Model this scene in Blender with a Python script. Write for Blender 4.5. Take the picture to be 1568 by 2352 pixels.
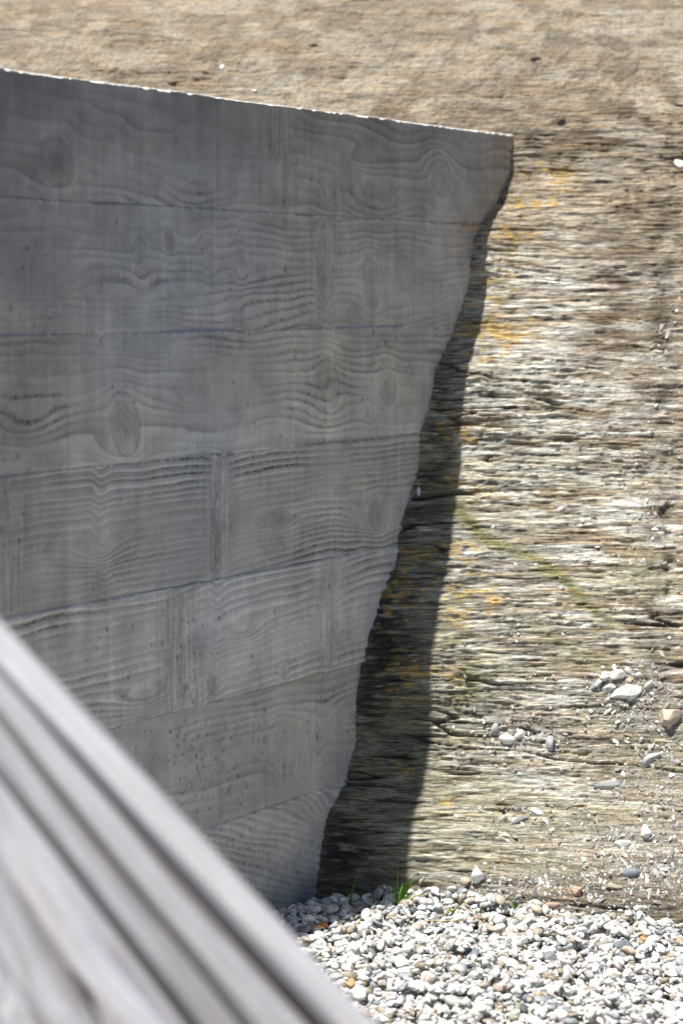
import bpy, math, random
import numpy as np
from mathutils import Vector, Matrix

for o in list(bpy.data.objects):
    bpy.data.objects.remove(o, do_unlink=True)
scene = bpy.context.scene
COL = scene.collection
random.seed(7)
rng = np.random.default_rng(11)

# ------------------------------------------------------------------ camera, sky, sun, exposure
FPX = 5554.0                      # focal length in pixels of a 1568 x 2352 picture
PITCH = math.atan((1176 - 680) / FPX)
CAMZ = 1.5
cam = bpy.data.cameras.new('camera')
cam.sensor_fit = 'HORIZONTAL'
cam.sensor_width = 24.0
cam.lens = FPX / 1568 * 24.0
cam.clip_start = 0.05
cam.clip_end = 2000
cam.dof.use_dof = True
cam.dof.focus_distance = 5.75
cam.dof.aperture_fstop = 2.8
camo = bpy.data.objects.new('camera', cam)
camo.location = (0, 0, CAMZ)
camo.rotation_euler = (math.pi / 2 - PITCH, 0, 0)
COL.objects.link(camo)
scene.camera = camo

L = np.array([0.275, 0.246, -1.0])       # the way sunlight travels
L /= np.linalg.norm(L)
S = -L
world = bpy.data.worlds.new('World')
scene.world = world
world.use_nodes = True
nt = world.node_tree
sky = nt.nodes.new('ShaderNodeTexSky')
sky.sky_type = 'NISHITA'
sky.sun_disc = False
sky.sun_elevation = math.asin(S[2])
sky.sun_rotation = math.atan2(S[0], S[1])
sky.air_density = 1.0
sky.dust_density = 1.2
bg = nt.nodes['Background']
nt.links.new(sky.outputs[0], bg.inputs[0])
bg.inputs[1].default_value = 0.052
sun = bpy.data.lights.new('sun', 'SUN')
sun.energy = 5.0
sun.angle = math.radians(0.5)
sun.color = (1.0, 0.955, 0.88)
suno = bpy.data.objects.new('sun', sun)
suno.rotation_euler = Vector(S).to_track_quat('Z', 'Y').to_euler()
suno.location = (-2, -2, 8)
COL.objects.link(suno)
scene.view_settings.view_transform = 'Standard'
scene.view_settings.look = 'None'
scene.view_settings.exposure = 0.75
scene.view_settings.gamma = 1.0
scene.render.engine = 'CYCLES'

# ------------------------------------------------------------------ measuring helpers
cF = np.array([0, math.cos(PITCH), -math.sin(PITCH)])
cU = np.array([0, math.sin(PITCH), math.cos(PITCH)])
C0 = np.array([0, 0, CAMZ])


def ray(x, y):
    return cF + (x - 784) / FPX * np.array([1, 0, 0.]) + (1176 - y) / FPX * cU


def project(P):
    v = P - C0
    z = v @ cF
    return 784 + FPX * v[..., 0] / z, 1176 - FPX * (v @ cU) / z


WP0 = np.array([-0.05936, 5.99556, 0.0])          # foot of the wall where it meets the rock
WD = np.array([0.49961, 0.86625, 0.0])            # along the wall, away from the camera
WN = np.array([0.86625, -0.49961, 0.0])           # out of the wall face
WTOP = 1.957


def on_wall(x, y):
    r = ray(x, y)
    p = C0 + r * ((WN @ (WP0 - C0)) / (WN @ r))
    return (p - WP0) @ WD, p[2]


# ------------------------------------------------------------------ numpy noise
def _hash(ix, iy, seed):
    h = (ix.astype(np.int64) * 374761393 + iy.astype(np.int64) * 668265263 + seed * 2147483647) & 0xffffffff
    h = ((h ^ (h >> 13)) * 1274126177) & 0xffffffff
    h = ((h ^ (h >> 16)) * 2246822519) & 0xffffffff
    return ((h ^ (h >> 15)) & 0xffffff) / float(0xffffff)


def vnoise(x, y, seed=0):
    x = np.asarray(x, float); y = np.asarray(y, float)
    x, y = np.broadcast_arrays(x, y)
    ix = np.floor(x); iy = np.floor(y)
    fx = x - ix; fy = y - iy
    fx = fx * fx * (3 - 2 * fx); fy = fy * fy * (3 - 2 * fy)
    a = _hash(ix, iy, seed); b = _hash(ix + 1, iy, seed)
    c = _hash(ix, iy + 1, seed); d = _hash(ix + 1, iy + 1, seed)
    return (a * (1 - fx) + b * fx) * (1 - fy) + (c * (1 - fx) + d * fx) * fy


def fbm(x, y, seed=0, octs=4, gain=0.5, lac=2.03):
    s = 0; a = 1.0; t = 0
    for i in range(octs):
        s = s + a * vnoise(x, y, seed + i * 17); t += a
        a *= gain; x = x * lac + 3.7; y = y * lac + 1.3
    return s / t


def smooth(a, b, x):
    t = np.clip((x - a) / (b - a), 0, 1)
    return t * t * (3 - 2 * t)


# ------------------------------------------------------------------ mesh helpers
def raw_mesh(name, verts, loops, sizes, mat=None, col=None, smooth_=True, extra=None, mats=None):
    me = bpy.data.meshes.new(name)
    verts = np.asarray(verts, np.float32); loops = np.asarray(loops, np.int32).ravel()
    sizes = np.asarray(sizes, np.int32)
    me.vertices.add(len(verts)); me.vertices.foreach_set('co', verts.ravel())
    me.loops.add(len(loops)); me.loops.foreach_set('vertex_index', loops)
    me.polygons.add(len(sizes))
    st = np.zeros(len(sizes), np.int32); st[1:] = np.cumsum(sizes)[:-1]
    me.polygons.foreach_set('loop_start', st)
    me.polygons.foreach_set('use_smooth', np.full(len(sizes), smooth_))
    if col is not None:
        a = me.color_attributes.new('col', 'FLOAT_COLOR', 'POINT')
        c = np.ones((len(verts), 4), np.float32); c[:, :3] = col
        a.data.foreach_set('color', c.ravel())
    for k, v in (extra or {}).items():
        a = me.attributes.new(k, 'FLOAT', 'POINT')
        a.data.foreach_set('value', np.asarray(v, np.float32).ravel())
    me.update(calc_edges=True)
    me.validate()
    if mat: me.materials.append(mat)
    return me


def grid_faces(nr, nc, base=0, flip=False):
    i = np.arange(nr - 1)[:, None] * nc + np.arange(nc - 1)[None, :] + base
    q = np.stack([i, i + 1, i + nc + 1, i + nc], -1).reshape(-1, 4)
    return q[:, ::-1] if flip else q


def tag(o, label=None, cat=None, group=None, kind=None):
    if label: o['label'] = label
    if cat: o['category'] = cat
    if group: o['group'] = group
    if kind: o['kind'] = kind
    return o


def link(name, me, parent=None):
    o = bpy.data.objects.new(name, me)
    COL.objects.link(o)
    if parent: o.parent = parent
    return o


# ------------------------------------------------------------------ material helpers
class NT:
    def __init__(self, name):
        self.m = bpy.data.materials.new(name); self.m.use_nodes = True
        self.t = self.m.node_tree; self.n = self.t.nodes; self.b = self.n['Principled BSDF']

    def new(self, typ, **kw):
        nd = self.n.new(typ)
        for k, v in kw.items():
            if k.startswith('i_'):
                key = k[2:]
                nd.inputs[int(key) if key.isdigit() else key].default_value = v
            else:
                setattr(nd, k, v)
        return nd

    def link(self, a, b): self.t.links.new(a, b)

    def noise(self, vec, scale, detail=4, rough=0.55, dist=0, w=None):
        nd = self.new('ShaderNodeTexNoise', i_Scale=scale, i_Detail=detail, i_Roughness=rough, i_Distortion=dist)
        if w is not None:
            nd.noise_dimensions = '4D'; self.link(w, nd.inputs['W'])
        self.link(vec, nd.inputs['Vector'])
        return nd.outputs['Fac']

    def mapping(self, vec, scale=(1, 1, 1), rot=(0, 0, 0)):
        nd = self.new('ShaderNodeMapping', i_Scale=scale, i_Rotation=rot)
        self.link(vec, nd.inputs['Vector']); return nd.outputs[0]

    def ramp(self, fac, stops):
        nd = self.new('ShaderNodeValToRGB'); r = nd.color_ramp
        while len(r.elements) < len(stops): r.elements.new(0.5)
        for e, (p, c) in zip(r.elements, stops):
            e.position = p
            e.color = (c, c, c, 1) if isinstance(c, (int, float)) else (*c, 1)
        self.link(fac, nd.inputs[0]); return nd.outputs[0]

    def mix(self, mode, fac, a, b):
        nd = self.new('ShaderNodeMix'); nd.data_type = 'RGBA'; nd.blend_type = mode
        for i, v in ((0, fac), (6, a), (7, b)):
            s = nd.inputs[i]
            if isinstance(v, bpy.types.NodeSocket): self.link(v, s)
            elif isinstance(v, (int, float)): s.default_value = v if i == 0 else (v, v, v, 1)
            else: s.default_value = (*v, 1)
        return nd.outputs[2]

    def math(self, op, a, b=0.0):
        nd = self.new('ShaderNodeMath'); nd.operation = op
        for s, v in ((nd.inputs[0], a), (nd.inputs[1], b)):
            if isinstance(v, bpy.types.NodeSocket): self.link(v, s)
            else: s.default_value = v
        return nd.outputs[0]

    def attr(self, name, out='Color'):
        return self.new('ShaderNodeAttribute', attribute_name=name).outputs[out]

    def obj(self): return self.new('ShaderNodeTexCoord').outputs['Object']

    def bump(self, h, strength, dist, normal=None):
        nd = self.new('ShaderNodeBump', i_Strength=strength, i_Distance=dist)
        self.link(h, nd.inputs['Height'])
        if normal: self.link(normal, nd.inputs['Normal'])
        return nd.outputs[0]

    def done(self, color, rough=0.9, normal=None, spec=0.3):
        for s, v in ((self.b.inputs['Base Color'], color), (self.b.inputs['Roughness'], rough)):
            if isinstance(v, bpy.types.NodeSocket): self.link(v, s)
            elif isinstance(v, (int, float)): s.default_value = v
            else: s.default_value = (*v, 1)
        if normal: self.link(normal, self.b.inputs['Normal'])
        self.b.inputs['Specular IOR Level'].default_value = spec
        return self.m


def mat_concrete():
    k = NT('board_marked_concrete')
    v = k.obj()
    fine = k.noise(v, 420, 3, 0.6)
    cloud = k.noise(v, 6, 4, 0.6)
    streak = k.noise(k.mapping(v, (1, 1, 0.06)), 55, 3, 0.6)
    c = k.mix('MULTIPLY', 1.0, k.attr('col'), k.ramp(fine, [(0.25, 0.78), (0.75, 1.2)]))
    c = k.mix('MULTIPLY', 1.0, c, k.ramp(streak, [(0.3, 0.92), (0.7, 1.07)]))
    c = k.mix('MULTIPLY', 1.0, c, k.ramp(cloud, [(0.3, (0.93, 0.93, 0.95)), (0.7, (1.06, 1.05, 1.02))]))
    pit = k.noise(v, 900, 2, 0.5)
    n = k.bump(fine, 0.35, 0.002)
    n = k.bump(pit, 0.2, 0.001, n)
    return k.done(c, 0.85, n, 0.25)


def mat_rock():
    k = NT('banded_schist')
    v = k.obj()
    soil = k.attr('soil', 'Fac')
    tilt = k.mapping(v, (1, 1, 1), (0, math.radians(1.5), 0))
    warp = k.noise(v, 4, 2, 0.5)
    s1 = k.noise(k.mapping(tilt, (9, 9, 120)), 1.0, 6, 0.75, 0.4)
    s2 = k.noise(k.mapping(tilt, (26, 26, 380)), 1.0, 5, 0.75, 0.5)
    s3 = k.noise(v, 160, 4, 0.7)
    r1 = k.ramp(s1, [(0.36, 0.2), (0.45, 0.8), (0.55, 1.12), (0.68, 1.6)])
    r2 = k.ramp(s2, [(0.34, 0.08), (0.43, 0.75), (0.54, 1.2), (0.66, 2.0)])  # rock banding; darkest stops also paint occlusion into the crevices
    r3 = k.ramp(s3, [(0.3, 0.55), (0.48, 0.93), (0.7, 1.4)])
    st = k.mix('MULTIPLY', 1.0, r1, r2)
    st = k.mix('MIX', k.math('MULTIPLY', soil, 0.75), st, r3)
    c = k.mix('MULTIPLY', 1.0, k.attr('col'), st)
    # orange and green tints follow fine veins
    tint = k.noise(k.mapping(tilt, (7, 7, 60)), 1.0, 4, 0.6)
    c = k.mix('MULTIPLY', 0.8, c, k.ramp(tint, [(0.35, (0.92, 0.98, 1.03)), (0.5, (1, 1, 1)), (0.68, (1.1, 0.99, 0.82))]))
    hh = k.math('ADD', k.math('MULTIPLY', s1, 0.6), k.math('MULTIPLY', s2, 0.5))
    n = k.bump(hh, 1.0, 0.011)
    n = k.bump(s3, 0.6, 0.004, n)
    return k.done(c, 0.8, n, 0.3)


def mat_pebble():
    k = NT('river_pebbles')
    v = k.obj()
    w = k.math('MULTIPLY', k.attr('rnd', 'Fac'), 60.0)
    n1 = k.noise(v, 75, 4, 0.65, 1.5, w)
    n2 = k.noise(v, 45, 3, 0.6, 2.5, w)
    n3 = k.noise(v, 500, 2, 0.6)
    c = k.mix('MULTIPLY', 1.0, k.attr('col'), k.ramp(n1, [(0.30, 0.42), (0.40, 0.8), (0.48, 1.0), (0.8, 1.1)]))
    c = k.mix('MIX', k.ramp(n2, [(0.66, 0.0), (0.74, 0.7)]), c, (0.30, 0.20, 0.13))
    c = k.mix('MULTIPLY', 1.0, c, k.ramp(n3, [(0.3, 0.82), (0.7, 1.12)]))
    n = k.bump(n1, 0.4, 0.003)
    n = k.bump(n3, 0.3, 0.0008, n)
    return k.done(c, 0.55, n, 0.4)


def mat_ground():
    k = NT('gravel_ground')
    v = k.obj()
    vo = k.new('ShaderNodeTexVoronoi', i_Scale=38.0); k.link(v, vo.inputs['Vector'])
    g = k.new('ShaderNodeSeparateColor'); k.link(vo.outputs['Color'], g.inputs[0])
    c = k.ramp(g.outputs[0], [(0.0, (0.11, 0.12, 0.13)), (0.3, (0.25, 0.25, 0.25)), (0.6, (0.45, 0.44, 0.42)), (1.0, (0.62, 0.61, 0.6))])
    d = k.ramp(vo.outputs['Distance'], [(0.3, 1.0), (0.75, 0.25)])
    c = k.mix('MULTIPLY', 1.0, c, d)
    return k.done(c, 0.9, k.bump(d, 0.8, 0.02))


def mat_wood():
    k = NT('weathered_grey_timber')
    v = k.new('ShaderNodeTexCoord').outputs['UV']
    a = k.noise(k.mapping(v, (0.9, 48, 1)), 1.0, 4, 0.55, 0.15)
    b = k.noise(k.mapping(v, (1.6, 14, 1)), 1.3, 3, 0.55, 0.2)
    f = k.noise(k.mapping(v, (14, 260, 1)), 1.0, 4, 0.6, 0.3)
    kn = k.noise(k.mapping(v, (5, 14, 1)), 1.0, 2, 0.5)
    c = k.ramp(a, [(0.32, (0.17, 0.155, 0.15)), (0.42, (0.28, 0.275, 0.285)), (0.58, (0.36, 0.365, 0.385)), (0.72, (0.43, 0.435, 0.455))])
    c = k.mix('MULTIPLY', 1.0, c, k.ramp(b, [(0.32, (0.70, 0.74, 0.86)), (0.44, (0.95, 0.93, 0.95)), (0.55, (1.0, 1.0, 1.03)), (0.7, (1.18, 1.18, 1.2))]))
    c = k.mix('MULTIPLY', 1.0, c, k.ramp(f, [(0.3, 0.82), (0.7, 1.12)]))
    c = k.mix('MULTIPLY', 1.0, c, k.attr('tone', 'Fac'))
    n = k.bump(a, 0.4, 0.002)
    return k.done(c, 0.75, n, 0.35)


def mat_plain(name, col, rough=0.7, var=0.25, scale=60):
    k = NT(name)
    v = k.obj()
    n1 = k.noise(v, scale, 4, 0.6)
    c = k.mix('MULTIPLY', 1.0, col, k.ramp(n1, [(0.3, 1 - var), (0.7, 1 + var)]))
    return k.done(c, rough, k.bump(n1, 0.4, 0.003))


M_con, M_rock, M_peb, M_gnd, M_wood = mat_concrete(), mat_rock(), mat_pebble(), mat_ground(), mat_wood()

# ------------------------------------------------------------------ the ground sheet
gv = [(-400, -400, -0.075), (400, -400, -0.075), (400, 400, -0.075), (-400, 400, -0.075)]
tag(link('ground', raw_mesh('ground', gv, [0, 1, 2, 3], [4], M_gnd)), kind='structure')

# ------------------------------------------------------------------ the rock slope
EDGE = np.array([(0.491, 6.949, 1.963), (0.480, 6.931, 1.845), (0.436, 6.855, 1.762), (0.389, 6.773, 1.699), (0.362, 6.727, 1.644),
                 (0.350, 6.705, 1.548), (0.317, 6.649, 1.452), (0.305, 6.627, 1.405), (0.254, 6.539, 1.301), (0.235, 6.507, 1.208),
                 (0.215, 6.471, 1.140), (0.207, 6.458, 1.036), (0.187, 6.422, 0.980), (0.157, 6.370, 0.903), (0.139, 6.339, 0.802),
                 (0.098, 6.268, 0.719), (0.069, 6.218, 0.634), (0.057, 6.198, 0.569), (0.043, 6.173, 0.471), (0.040, 6.169, 0.357),
                 (0.012, 6.120, 0.265), (-0.038, 6.033, 0.181), (-0.048, 6.014, 0.107), (-0.056, 6.001, 0.004)])[::-1]
XC0, XC1 = -1.35, 1.35
xs = np.concatenate([-1.35 - np.geomspace(0.02, 9, 34)[::-1], np.arange(XC0, XC1, 0.0042), 1.35 + np.geomspace(0.02, 9, 34)])
hs = np.concatenate([[-0.3, -0.15, -0.08, -0.04], np.arange(-0.02, 2.62, 0.0026), 2.62 + np.geomspace(0.01, 2.8, 46)])
X, H = np.meshgrid(xs, hs)
ye = np.interp(H, EDGE[:, 2], EDGE[:, 1]); xe = np.interp(H, EDGE[:, 2], EDGE[:, 0])
# smooth version of the profile, used away from the wall
hk = np.linspace(-0.4, 2.4, 561)
yk = np.interp(hk, EDGE[:, 2], EDGE[:, 1])
yk = np.where(hk > 1.963, 6.949 + (hk - 1.963) * 0.75, yk); yk = np.where(hk < 0.004, 6.001 + (hk - 0.004) * 0.35, yk)
ker = np.exp(-np.linspace(-2.5, 2.5, 121) ** 2); ker /= ker.sum()
ysm = np.convolve(np.pad(yk, (60, 60), mode='reflect', reflect_type='odd'), ker, 'valid')
ys_ = np.interp(H, hk, ysm)
above = np.clip(H - 1.95, 0, None)
ye = np.where(H > 1.963, 6.949 + (H - 1.963) * 0.75, ye); ye = np.where(H < 0.004, 6.001 + (H - 0.004) * 0.35, ye)
ys_ = np.where(H > 2.3, ye, ys_)
near = np.exp(-np.clip(X - xe, 0, None) / 0.16)
Y = ye * near + ys_ * (1 - near)
Y = Y + 0.32 * above ** 2
Y = Y + 1.6 * np.clip(H - 3.0, 0, None) ** 2
slope = np.interp(H, [0, 0.25, 0.6, 2.0], [-0.25, -0.18, -0.07, -0.06])
Y = Y + slope * np.clip(X - xe, -2.5, 2.5)
# apron of fallen bits at the foot, right of the wall
ap = smooth(0.25, 0.55, X) * smooth(0.17, 0.0, H)
Y = Y - 0.06 * ap
px, py = project(np.stack([X, Y, H], -1))


def blob(cx, cy, rx, ry, rot=0.0):
    c, s = math.cos(rot), math.sin(rot)
    dx, dy = px - cx, py - cy
    return np.exp(-(((dx * c + dy * s) / rx) ** 2 + ((-dx * s + dy * c) / ry) ** 2))


# soil / broken ground where the bands are hidden
soil = np.clip(smooth(620, 60, py) * 0.95 * (0.5 + 0.5 * smooth(1500, 1000, px)) + 0.6 * blob(1450, 120, 260, 120) + 0.55 * blob(1480, 820, 130, 200)
               + 0.6 * blob(1440, 1600, 90, 50) + 0.4 * blob(1180, 1690, 120, 50) + 0.5 * blob(1510, 1750, 110, 120)
               + 0.45 * blob(1330, 1905, 210, 40) + 0.65 * blob(1450, 2015, 420, 45) + 0.7 * blob(1510, 1250, 45, 260)
               + 0.3 * smooth(1700, 2100, py) * smooth(1330, 1560, px), 0, 1)
soil *= 0.55 + 0.9 * fbm(X * 9, H * 14, 5, 4)
soil = np.clip(soil, 0, 1)
HW = H + 0.012 * X + 0.03 * (fbm(X * 1.4, H * 2.2, 3, 3) - 0.5) + 0.012 * (fbm(X * 3.5, H * 9, 8, 3) - 0.5)
big = fbm(X * 1.6, H * 2.6, 21, 4) - 0.5
n1 = fbm(X * 5.5, HW * 60, 31, 5, 0.66)
n2 = fbm(X * 15, HW * 200, 41, 4, 0.66)
saw = (HW * 11 + 2.6 * fbm(X * 1.9, HW * 7, 51, 3)) % 1.0
sawm = smooth(0.5, 0.68, fbm(X * 3.0, HW * 6, 61, 3))
saw2 = (HW * 45 + 4.0 * fbm(X * 9, HW * 20, 52, 3)) % 1.0
sawm2 = smooth(0.42, 0.6, fbm(X * 4.0, HW * 12, 62, 3))
rough = fbm(X * 34, H * 34, 71, 5, 0.62) - 0.5
grit = fbm(X * 120, H * 120, 75, 3, 0.7) - 0.5
ledge = 0.006 * (n1 - 0.5) * 2 + 0.0085 * (n2 - 0.5) * 2 + 0.008 * saw * sawm + 0.006 * saw2 * sawm2
# cracks: long dark slots
cr = np.abs(fbm(X * 1.3, HW * 17, 81, 3) - 0.5)
crack = smooth(0.018, 0.0, cr) * smooth(0.5, 0.62, fbm(X * 2.2, HW * 5, 83, 3))
disp = (1 - 0.8 * soil) * ledge - 0.016 * crack * (1 - 0.6 * soil) + 0.028 * big + (0.004 + 0.017 * soil) * rough + (0.002 + 0.005 * soil) * grit
disp = disp * (1 - 0.35 * smooth(200, 60, py)) + 0.02 * (fbm(X * 5, H * 9, 76, 4) - .5) * smooth(450, 150, py)
disp -= 0.02 * blob(1505 + 30 * 1.0, 1250, 30, 230) * smooth(.5, .65, fbm(X * 14, H * 12, 87, 3))
slots = np.zeros(X.shape)
for x0, x1, y0, y1, wd, k in ((1030, 1160, 1778, 1782, 3.2, 1), (1060, 1110, 1770, 1768, 2.5, .7), (1410, 1600, 1432, 1442, 3.0, 1), (1405, 1480, 1058, 1068, 3.5, 1), (1200, 1270, 884, 886, 2.6, .8),
                              (1010, 1075, 1345, 1352, 2.5, .8), (1500, 1570, 1262, 1258, 2.5, .8), (1130, 1210, 1325, 1330, 2.3, .7), (850, 960, 1738, 1742, 3, 1), (960, 1180, 1722, 1726, 2.2, .6),
                              (1230, 1330, 1635, 1630, 2.6, .8), (1180, 1260, 1940, 1946, 2.2, .7), (1330, 1440, 1752, 1756, 2.4, .7), (880, 1010, 1560, 1570, 2.6, .8), (980, 1060, 915, 920, 3, .9),
                              (1100, 1300, 1500, 1508, 1.8, .5), (1230, 1420, 1210, 1216, 1.8, .5), (1090, 1330, 1092, 1098, 1.8, .5), (1150, 1400, 1620, 1626, 1.8, .5), (900, 980, 1840, 1846, 2.4, .8),
                              (1290, 1400, 470, 474, 2, .5), (1350, 1568, 330, 338, 2, .6), (1130, 1360, 1850, 1856, 2, .6), (1000, 1110, 2000, 2004, 2, .6), (1300, 1568, 2085, 2092, 2.5, .7)):
    yy_ = y0 + (y1 - y0) * (px - x0) / (x1 - x0) + 9 * (fbm(X * 9, X * 0 + y0, 88, 3) - .5)
    slots = np.maximum(slots, k * np.exp(-((py - yy_) / wd) ** 2) * smooth(x0 - 12, x0 + 25, px) * smooth(x1 + 12, x1 - 25, px) * smooth(.25, .5, fbm(X * 18, X * 0 + y0, 89, 2)))
disp -= 0.014 * slots
Yd = Y - disp * 0.9
Zd = H + disp * 0.42
RP = np.stack([X, Yd, Zd], -1)

# albedo of the rock
tan = np.array([0.305, 0.250, 0.180]); beige = np.array([0.37, 0.315, 0.24]); white = np.array([0.62, 0.60, 0.535])
grey = np.array([0.33, 0.305, 0.245]); brown = np.array([0.165, 0.125, 0.088]); olive = np.array([0.24, 0.225, 0.125])
col = np.empty(X.shape + (3,)); col[:] = tan


def lay(w, c, k=1.0):
    global col
    w = np.clip(w * k, 0, 1)[..., None]
    col = col * (1 - w) + np.asarray(c) * w


m1 = fbm(X * 3, H * 6, 101, 4); m2 = fbm(X * 4, H * 34, 103, 4); m3 = fbm(X * 12, HW * 105, 105, 4); m4 = fbm(X * 22, H * 30, 107, 4)
lay(smooth(0.42, 0.62, m1) * smooth(500, 150, py), beige, 0.9)
lay(smooth(0.5, 0.62, m2) * smooth(520, 200, py), brown, 0.45)
lowr = smooth(380, 620, py)
whiteband = np.clip(blob(1270, 640, 260, 170) * 0.7 + blob(1230, 900, 250, 120) + blob(1200, 1450, 420, 420) * 0.8 + 0.6 * blob(1400, 1250, 180, 400) + blob(1180, 1150, 200, 160) + blob(1080, 1700, 150, 400) * 0.8 + blob(1150, 1900, 240, 90), 0, 1)
lay(lowr * whiteband * smooth(0.36, 0.6, m2 * 0.6 + m3 * 0.4), white)
lay(lowr * smooth(0.5, 0.66, m3) * smooth(1000, 1500, py), grey, 0.8)
lay(smooth(1150, 1700, py) * 0.55 + 0.0 * X, grey, 1.0)
lay(lowr * whiteband * smooth(0.5, 0.62, m3), white, 0.85)
lay(smooth(0.5, 0.7, m2) * blob(1470, 780, 170, 260), brown, 0.8)
lay(blob(1480, 100, 190, 75) * smooth(0.38, 0.55, m4), (0.10, 0.082, 0.072), 0.8)
lay(blob(1510, 1230, 40, 280) * smooth(0.38, 0.52, m4), (0.085, 0.066, 0.05), 0.8)
lay(blob(300, 140, 160, 60) * smooth(0.45, 0.6, m4), brown, 0.6)
lay(blob(1390, 960, 70, 160) * smooth(0.45, 0.6, m4), brown, 0.5)
def gully(x0, y0, x1, y1, wd, c, k, seed):
    k = min(1, k * 1.3); wd *= 1.2
    L_ = math.hypot(x1 - x0, y1 - y0); ux, uy = (x1 - x0) / L_, (y1 - y0) / L_
    a_ = (px - x0) * ux + (py - y0) * uy; c_ = -(px - x0) * uy + (py - y0) * ux + 22 * (fbm(X * 6, H * 8, seed, 3) - .5) * 2
    w_ = smooth(-30, 40, a_) * smooth(L_ + 40, L_ - 40, a_) * np.exp(-(c_ / (wd * (0.5 + m1))) ** 2)
    lay(w_ * smooth(0.3, 0.55, m4), c, k)


gully(330, 20, 640, 250, 22, (0.40, 0.35, 0.28), .9, 131); gully(700, 20, 1010, 260, 18, (0.40, 0.35, 0.28), .7, 132)
gully(20, 60, 230, 120, 12, (0.38, 0.33, 0.26), .6, 133); gully(280, 90, 470, 200, 30, brown, .6, 134); gully(620, 0, 800, 90, 34, brown, .6, 135)
gully(950, 130, 1250, 330, 26, brown, .35, 136); gully(1330, 330, 1500, 620, 30, brown, .5, 137)
gully(1470, 180, 1400, 900, 60, brown, .75, 138); gully(1535, 420, 1500, 980, 30, (0.09, 0.07, 0.05), .6, 139)
gully(1440, 1350, 1560, 1650, 40, brown, .5, 140); gully(1340, 640, 1440, 1000, 40, brown, .45, 141)
lay(blob(1200, 60, 200, 60) * smooth(.42, .55, m4), brown, .7); lay(blob(560, 120, 170, 60) * smooth(.42, .55, m4), brown, .8)
lay(blob(330, 150, 170, 40) * smooth(.42, .55, m4), brown, .8); lay(blob(1430, 90, 200, 70) * smooth(.40, .52, m4), (0.09, 0.07, 0.06), .8)
lay(blob(880, 50, 130, 50) * smooth(.42, .55, m4), brown, .7); lay(blob(1250, 200, 220, 40) * smooth(.45, .6, m4), brown, .5)
lay(smooth(650, 1000, py) * smooth(1500, 1000, px) * 0.75 * smooth(.3, .55, m1), (0.275, 0.265, 0.225), 1.0)
lay(lowr * whiteband * smooth(0.5, 0.62, m3), white, 0.6)
lay(smooth(700, 250, py) * smooth(0.47, 0.58, m4 * .5 + fbm(X * 5, H * 12, 145, 4) * .5), (0.17, 0.132, 0.093), .8)
lay(smooth(700, 250, py) * smooth(0.52, 0.62, fbm(X * 8, H * 16, 146, 4)), (0.42, 0.37, 0.30), .7)
# moss band running down to the right
dx, dy = px - 1060, py - 1180
al = (dx * 0.82 + dy * 0.57); ac = (-dx * 0.57 + dy * 0.82)
moss = smooth(-90, 20, al) * smooth(520, 360, al) * np.exp(-((ac - 12 * np.sin(al * 0.02)) / (9 + 20 * (m4 - .2))) ** 2) + 0.8 * blob(1080, 1560, 40, 60) + 0.6 * blob(990, 1100, 60, 110) + 0.5 * blob(900, 1620, 60, 60) + 0.6 * blob(1290, 1480, 120, 28, 0.5)
lay(moss * smooth(0.2, 0.44, m4 * .6 + m3 * .4), (0.20, 0.19, 0.06), 0.9)
lay(smooth(0.5, 0.62, fbm(X * 4, H * 9, 111, 4)) * smooth(900, 1300, py) * 0.5, olive, 0.8)
alg_shade = 0.5 * blob(880, 1420, 60, 160) * 1.0 + 0.5 * blob(1030, 650, 60, 120) + 0.7 * blob(800, 1980, 90, 70) + 0.45 * blob(1010, 760, 50, 120) + 0.45 * blob(900, 1330, 90, 90) + 0.9 * blob(1000, 1040, 45, 110) + 0.8 * blob(930, 1190, 110, 45) + 0.6 * blob(880, 1500, 70, 120) + 0.8 * blob(830, 1640, 55, 80) + 0.7 * blob(780, 1900, 60, 130) + 0.5 * blob(900, 1820, 90, 50) + 0.5 * blob(1010, 880, 40, 40) + 0.35 * blob(950, 1680, 80, 200)  # algae stains, spread wider to paint deeper shade beside the wall
lay(alg_shade * smooth(0.36, 0.52, m4 * .4 + m3 * .6), (0.042, 0.041, 0.034), 0.95)
# orange lichen patches
m5 = fbm(X * 42, H * 90, 121, 4, 0.65)
lich = 0
for cx, cy, rx, ry, k in ((1250, 390, 75, 22, .9), (1290, 415, 40, 30, .9), (1240, 465, 95, 30, .85), (1175, 535, 75, 24, .8), (1200, 590, 70, 30, .6),
                          (1135, 650, 70, 40, .6), (1115, 745, 95, 48, .95), (1190, 770, 70, 35, .7), (1100, 830, 60, 30, .6), (1085, 990, 60, 40, .6),
                          (1050, 1110, 50, 40, .5), (1120, 1140, 60, 26, .6), (1060, 1265, 45, 28, .8), (960, 1290, 80, 60, .75), (1080, 1355, 80, 45, .85),
                          (905, 1400, 60, 70, .75), (1075, 1420, 70, 40, .6), (1010, 1560, 90, 50, .55), (930, 1560, 50, 60, .6), (930, 1760, 30, 30, .8),
                          (1030, 1850, 40, 18, .7), (1020, 955, 60, 60, .5)):
    lich = lich + k * blob(cx, cy, rx, ry)
lay(smooth(0.50, 0.58, m5 + 0.20 * np.clip(lich, 0, 1.2) - 0.15 + 0.0 * X) * smooth(0.15, 0.45, lich), (0.46, 0.325, 0.105), 0.75)
lay(np.maximum(crack * (1 - soil), slots), (0.05, 0.042, 0.034), 0.8)
lay(np.clip(soil, 0, 1) * smooth(1400, 1700, py), (0.22, 0.20, 0.165), 0.75)
lay(smooth(0.4, 0.75, soil) * smooth(500, 100, py), (0.33, 0.285, 0.225), 0.35)
lay(smooth(1975, 2080, py) * smooth(700, 1000, px), (0.11, 0.093, 0.075), 0.7)
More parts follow.
